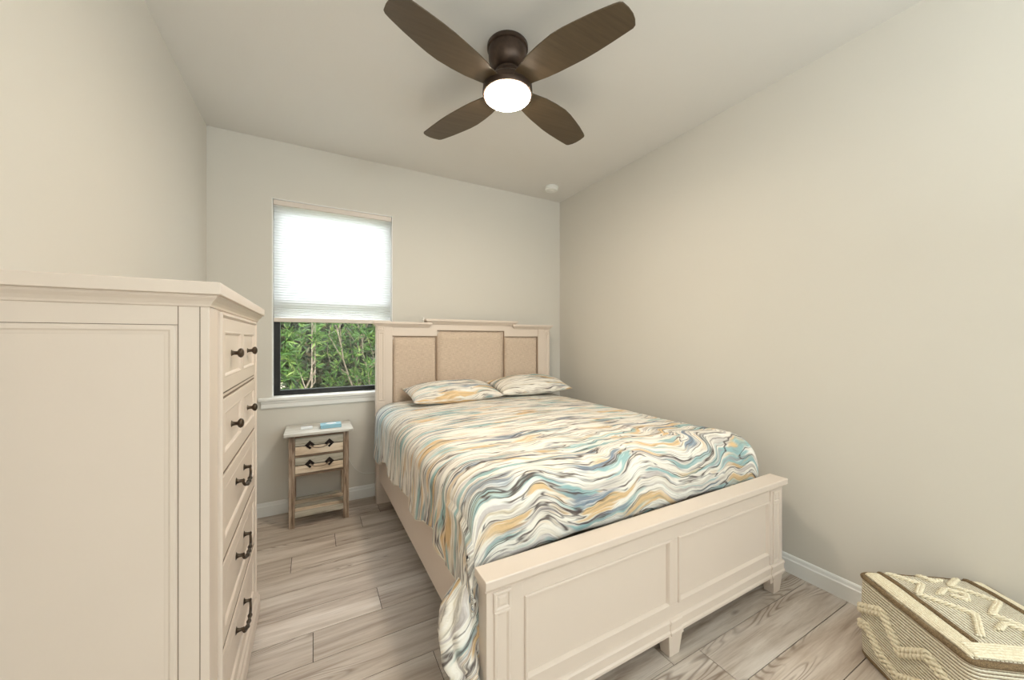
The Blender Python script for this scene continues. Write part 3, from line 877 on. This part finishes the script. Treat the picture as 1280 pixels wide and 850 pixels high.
# things on top
tb = thing('tissue_box', 'flat pale blue tissue box on the nightstand top', 'tissue box', (.110, 2.955, .642))
b = BM(); box(b, .044, .178, 2.910, 2.998, .642, .668); obj('box', b, M['tissue_blue'], tb, .002)
b = BM()
n = 28; ring = [b.verts.new((.112 + .036 * math.cos(2 * PI * i / n), 2.953 + .020 * math.sin(2 * PI * i / n), .6685)) for i in range(n)]
r2 = [b.verts.new((.112 + .026 * math.cos(2 * PI * i / n), 2.953 + .012 * math.sin(2 * PI * i / n), .6705 + .002 * math.sin(i * 1.3))) for i in range(n)]
for i in range(n): b.faces.new((ring[i], ring[(i + 1) % n], r2[(i + 1) % n], r2[i]))
b.faces.new(r2); obj('tissue', b, M['tissue_white'], tb, smooth=True)
b = BM(); box(b, -.078, -.004, 2.945, 3.000, .642, .656)
tag(obj('charger', b, M['tissue_white'], None, .004, False, 3), 'small white plastic block on the left of the nightstand top', 'charger')
# cable along the wall
b = BM()
cp = [(.215, 3.150, .600), (.212, 3.152, .52), (.222, 3.152, .44), (.240, 3.150, .36), (.268, 3.150, .29), (.305, 3.150, .235), (.350, 3.150, .205), (.400, 3.150, .196), (.455, 3.150, .197), (.52, 3.150, .22)]
def smooth_path(p, n=8):
    p = [Vector(q) for q in p]; out = []
    for i in range(len(p) - 1):
        p0, p1, p2, p3 = p[max(i - 1, 0)], p[i], p[i + 1], p[min(i + 2, len(p) - 1)]
        for k in range(n):
            t = k / n
            out.append(.5 * ((2 * p1) + (p2 - p0) * t + (2 * p0 - 5 * p1 + 4 * p2 - p3) * t * t + (3 * p1 - p0 - 3 * p2 + p3) * t ** 3))
    out.append(p[-1]); return out
tube(b, smooth_path(cp), .0022, 8)
tag(obj('charging_cable', b, M['plastic'], None, 0, True), 'thin white cable drooping along the wall from nightstand to headboard', 'cable')
# small white peg on the headboard shoulder
b = BM(); lathe(b, [(.007, 1.414), (.008, 1.418), (.0068, 1.424), (.0068, 1.452), (.008, 1.456), (.004, 1.459)], (.805, 3.03, 0), 16)
tag(auto_smooth(obj('cord_peg', b, M['plastic'])), 'tiny white peg standing on the stepped left shoulder of the headboard', 'peg')

# ------------------------------------------------------------------ pouf
pA = Vector((1.955, .640, 0)); e1 = Vector((-.60, -.80, 0)); e2 = Vector((.80, -.60, 0)); PS = .42; PH = .335
rotp = math.atan2(e2.y, e2.x)
pc = pA + e1 * PS / 2 + e2 * PS / 2
pf = thing('woven_pouf', 'square woven cream and brown pouf in the corner by the right wall', 'pouf', (pc.x, pc.y, 0))
pf.rotation_euler = (0, 0, rotp)
# local frame: +x = e2 (towards the wall), -y = e1 (towards the camera)
def pobj(name, b, mat, smooth=True):
    bmesh.ops.recalc_face_normals(b, faces=b.faces)
    me = bpy.data.meshes.new(name); b.to_mesh(me); b.free(); me.materials.append(mat)
    if smooth:
        for p in me.polygons: p.use_smooth = True
    o = bpy.data.objects.new(name, me); COL.objects.link(o); o.parent = pf; return o
hx = PS / 2; rc = .030
def puff(p):
    """soft-box position for a point on the unit box (x,y in -1..1, z 0..1)"""
    x, y, z = p
    bx = 1 + .035 * math.sin(PI * z) * (1 - abs(y) ** 3 * .6); by = 1 + .035 * math.sin(PI * z) * (1 - abs(x) ** 3 * .6)
    X, Y, Z = x * hx, y * hx, z * PH
    cx_, cy_, cz_ = max(-hx + rc, min(hx - rc, X)), max(-hx + rc, min(hx - rc, Y)), max(rc, min(PH - rc, Z))
    d = Vector((X - cx_, Y - cy_, Z - cz_)); L = d.length
    q = Vector((cx_, cy_, cz_)) + (d / L * min(L, rc) if L > 0 else d)
    q.x *= bx; q.y *= by
    if z > .5: q.z += .014 * (1 - x * x) * (1 - y * y) * max(0, (z - .5) * 2) ** 3 + .004 * nz(x * 2, y * 2, 3) * (z > .9)
    return q
b = BM(); cl = b.verts.layers.float.new('cord'); N = 36
def face_grid(fn, cordfn):
    g = [[None] * (N + 1) for _ in range(N + 1)]
    for i in range(N + 1):
        for j in range(N + 1):
            p = fn(2 * i / N - 1, 2 * j / N - 1); v = b.verts.new(puff(p)); v[cl] = cordfn(v.co); g[i][j] = v
    for i in range(N):
        for j in range(N): b.faces.new((g[i][j], g[i + 1][j], g[i + 1][j + 1], g[i][j + 1]))
face_grid(lambda s, t: (s, t, 1), lambda c: c.x + 1)
for fn in (lambda s, t: (-1, s, (t + 1) / 2), lambda s, t: (1, s, (t + 1) / 2), lambda s, t: (s, -1, (t + 1) / 2), lambda s, t: (s, 1, (t + 1) / 2)):
    face_grid(fn, lambda c: c.z)
face_grid(lambda s, t: (s, t, 0), lambda c: c.x + 1)
pobj('cover', b, M['cords'])
def on_top(x, y, h=.004):
    q = puff((x, y, 1)); q.z += h; return q
def on_left(y, z, h=.004):
    q = puff((-1, y, z)); q.x -= h; return q
def on_front(x, z, h=.004):
    q = puff((x, -1, z)); q.y -= h; return q
L_ = lambda a, c, n=24: [tuple(a[k] + (c[k] - a[k]) * i / n for k in range(2)) for i in range(n + 1)]
# brown piping: round the top edge, the two stripes on top, the base
def rim(zf, k=1.0):
    pts = []
    for a, c in (((-1, 1), (-1, -1)), ((-1, -1), (1, -1)), ((1, -1), (1, 1)), ((1, 1), (-1, 1))):
        for i in range(30):
            t = i / 30; pts.append(puff((a[0] + (c[0] - a[0]) * t, a[1] + (c[1] - a[1]) * t, zf)))
    cen = sum(pts, Vector()) / len(pts)
    for _ in range(2): pts = [(pts[i - 1] + pts[i] * 2 + pts[(i + 1) % len(pts)]) / 4 for i in range(len(pts))]
    return [Vector((p.x * k, p.y * k, p.z)) for p in pts]
b = BM(); tube(b, rim(.955, 1.008), .0092, 8, True); pobj('top_piping', b, M['jute'])
b = BM(); tube(b, rim(.03, 1.004), .0065, 8, True); pobj('base_piping', b, M['jute'])
for x in (-.70, .70):
    b = BM(); tube(b, [on_top(*p, .002) for p in L_((x, .96), (x, -.74))], .0078, 8); pobj('stripe', b, M['jute'])
# white woven bands beside the stripes and along the front edge
def bandmesh(b, a0, a1, c0, c1, n, m):
    g = [[b.verts.new(on_top(a0 + (a1 - a0) * i / n, c0 + (c1 - c0) * j / m, .0035)) for j in range(m + 1)] for i in range(n + 1)]
    for i in range(n):
        for j in range(m): b.faces.new((g[i][j], g[i + 1][j], g[i + 1][j + 1], g[i][j + 1]))
b = BM(); nb = 8
for k in range(nb):
    x = -.955 + .235 * k / (nb - 1)
    tube(b, [on_top(*p, -.0015) for p in L_((x, .95), (x, -.95), 60)], .0042, 6)
for k in range(nb):
    x = .955 - .235 * k / (nb - 1)
    tube(b, [on_top(*p, -.0015) for p in L_((x, .95), (x, -.95), 60)], .0042, 6)
for k in range(6):
    y = -.95 + .20 * k / 5
    tube(b, [on_top(*p, .0002) for p in L_((-.90, y), (.90, y), 60)], .0046, 6)
pobj('white_band', b, M['rope'])
# tufted rope motifs on top
b = BM()
def top_path(pts, dbl=.05):
    for o in (0, dbl):
        q = []
        for a, c in zip(pts, pts[1:]): q += L_((a[0] + o, a[1]), (c[0] + o, c[1]), 10)
        rope(b, [on_top(*p, .003) for p in q], .0062, .026)
top_path([(-.62, .92), (-.30, .60), (-.62, .28), (-.18, -.15), (-.55, -.62)])
top_path([(.58, .92), (.20, .62), (.58, .25), (.12, -.12), (.52, -.62)], -.045)
top_path([(-.10, .92), (-.02, .72), (.16, .78)], .04)
top_path([(-.28, .30), (-.05, .48), (.16, .36), (.02, .18), (-.12, .30)], .04)
top_path([(-.16, -.45), (.06, -.30), (.24, -.46), (.06, -.60)], .04)
pobj('top_tufting', b, M['rope'])
b = BM()
def side_path(fn, pts, nrm, dbl=.05):
    for o in (0, dbl, dbl * 2)[:2]:
        q = []
        for a, c in zip(pts, pts[1:]): q += L_((a[0], a[1] + o), (c[0], c[1] + o), 12)
        rope(b, [fn(*p, .004) for p in q], .0094, .036, 2, nrm)
for fn, nrm in ((on_left, (-1, 0, 0)), (on_front, (0, -1, 0))):
    s = 1 if fn is on_left else -1
    side_path(fn, [(s * 1.0, .52), (s * .40, .72), (s * .05, .46), (-s * .40, .68), (-s * 1.0, .50)], nrm)
    side_path(fn, [(s * 1.0, .34), (s * .72, .40), (s * .45, .22), (s * .1, .16), (-s * .35, .34), (-s * .72, .22), (-s * 1.0, .30)], nrm)
pobj('side_tufting', b, M['rope'])

# ------------------------------------------------------------------ outside: ground, shrubs and trees
b = BM(); box(b, -16, 18, YB + T + .02, 40, -.42, -.30)
gr = struct(obj('ground', b, M['soil']))
rnd = random.Random(5)
def leaves(b, tl, centres, n_each, length, width, spread):
    for c, ax in centres:
        for k in range(n_each):
            d = (Vector((rnd.gauss(0, 1), rnd.gauss(0, 1), rnd.gauss(0, 1))) * spread + ax).normalized()
            s = d.cross(Vector((rnd.gauss(0, 1), rnd.gauss(0, 1), rnd.gauss(0, 1)))).normalized(); n = s.cross(d)
            l = length * rnd.uniform(.6, 1.2); w = width * rnd.uniform(.7, 1.2); tone = min(1, max(0, rnd.gauss(.5, .25)))
            p = [c, c + d * l * .45 + s * w - n * l * .03, c + d * l - n * l * .16, c + d * l * .45 - s * w - n * l * .03, c + d * l * .5 + n * l * .02]
            vs = [b.verts.new(q) for q in p]
            for v in vs: v[tl] = tone
            b.faces.new((vs[0], vs[1], vs[4])); b.faces.new((vs[1], vs[2], vs[4])); b.faces.new((vs[2], vs[3], vs[4])); b.faces.new((vs[3], vs[0], vs[4]))
def shrub(name, label, cat, x, y, w, d, h, nclu, mat, ln, wd, nbr, group):
    t = thing(name, label, cat, (x, y, -.30), group)
    b = BM(); tips = []
    for k in range(nbr):
        p = Vector((x + rnd.uniform(-.15, .15) * w, y + rnd.uniform(-.15, .15) * d, -.31)); a = rnd.uniform(0, 2 * PI)
        dirv = Vector((math.cos(a) * rnd.uniform(.05, .5), math.sin(a) * rnd.uniform(.05, .4), 1)).normalized(); pts = [p.copy()]; st = h / 12
        for q in range(12):
            dirv = (dirv + Vector((rnd.gauss(0, .16), rnd.gauss(0, .16), rnd.gauss(.02, .08)))).normalized(); p = p + dirv * st; p.x = max(x - w * .44, min(x + w * .44, p.x)); p.y = max(y - d * .42, min(y + d * .42, p.y)); pts.append(p.copy())
            if q > 3 and rnd.random() < .75:
                sd_ = (dirv + Vector((rnd.gauss(0, .8), rnd.gauss(0, .8), .1))).normalized(); sp = [p.copy()]
                for z in range(5): sd_ = (sd_ + Vector((rnd.gauss(0, .2), rnd.gauss(0, .2), .08))).normalized(); sq = sp[-1] + sd_ * st * .7; sq.x = max(x - w * .47, min(x + w * .47, sq.x)); sq.y = max(y - d * .45, min(y + d * .45, sq.y)); sp.append(sq)
                tube(b, sp, [.006 - .0009 * i for i in range(6)], 5); tips += [(sp[-1], sd_), (sp[-2], sd_)]
        tube(b, pts, [.017 - .0011 * i for i in range(13)], 6)
    obj('branches', b, M['bark'], t, smooth=True)
    b = BM(); tl = b.verts.layers.float.new('tone'); cen = list(tips)
    while len(cen) < nclu:
        v = Vector((rnd.uniform(-1, 1), rnd.uniform(-1, 1), rnd.uniform(-1, 1)))
        if v.length > 1: continue
        cen.append((Vector((x + v.x * w / 2, y + v.y * d / 2, -.25 + (v.z + 1) / 2 * h)), Vector((v.x * .5, v.y * .5 - .2, .35))))
    leaves(b, tl, cen[:nclu], 9, ln, wd, .75)
    obj('foliage', b, mat, t, recalc=False)
G = 'shrubs outside the window'
shrub('shrub', 'bright green leafy shrub at the left edge of the window view', 'shrub', -.52, 5.6, 1.15, .9, 2.6, 330, M['leaf_a'], .13, .016, 4, G)
shrub('shrub', 'green shrub with star-like leaf clusters in the middle of the window view', 'shrub', .72, 5.9, 1.15, .9, 2.8, 300, M['leaf_a'], .14, .015, 5, G)
shrub('shrub', 'shrub with pale bare stems at the right edge of the window view', 'shrub', 1.98, 5.7, 1.15, .9, 2.7, 220, M['leaf_b'], .13, .015, 6, G)
shrub('shrub', 'green shrub outside beyond the pale-stemmed shrub', 'shrub', 3.25, 5.9, 1.15, .9, 2.8, 260, M['leaf_a'], .14, .016, 4, G)
shrub('shrub', 'green shrub outside on the far left past the bright green shrub', 'shrub', -1.78, 5.9, 1.15, .9, 2.8, 260, M['leaf_b'], .14, .016, 4, G)
G2 = 'trees behind the shrubs'
for x, lab in ((-4.58, 'dense grey-green tree left behind the shrubs outside'), (-2.18, 'dense grey-green tree behind the left shrub outside'), (.30, 'dense grey-green tree behind the middle shrub outside'), (2.86, 'dense grey-green tree behind the right shrub outside')):
    shrub('tree', lab, 'tree', x, 7.9, 2.1, 1.4, 4.0, 2100, M['leaf_c'], .24, .042, 5, G2)
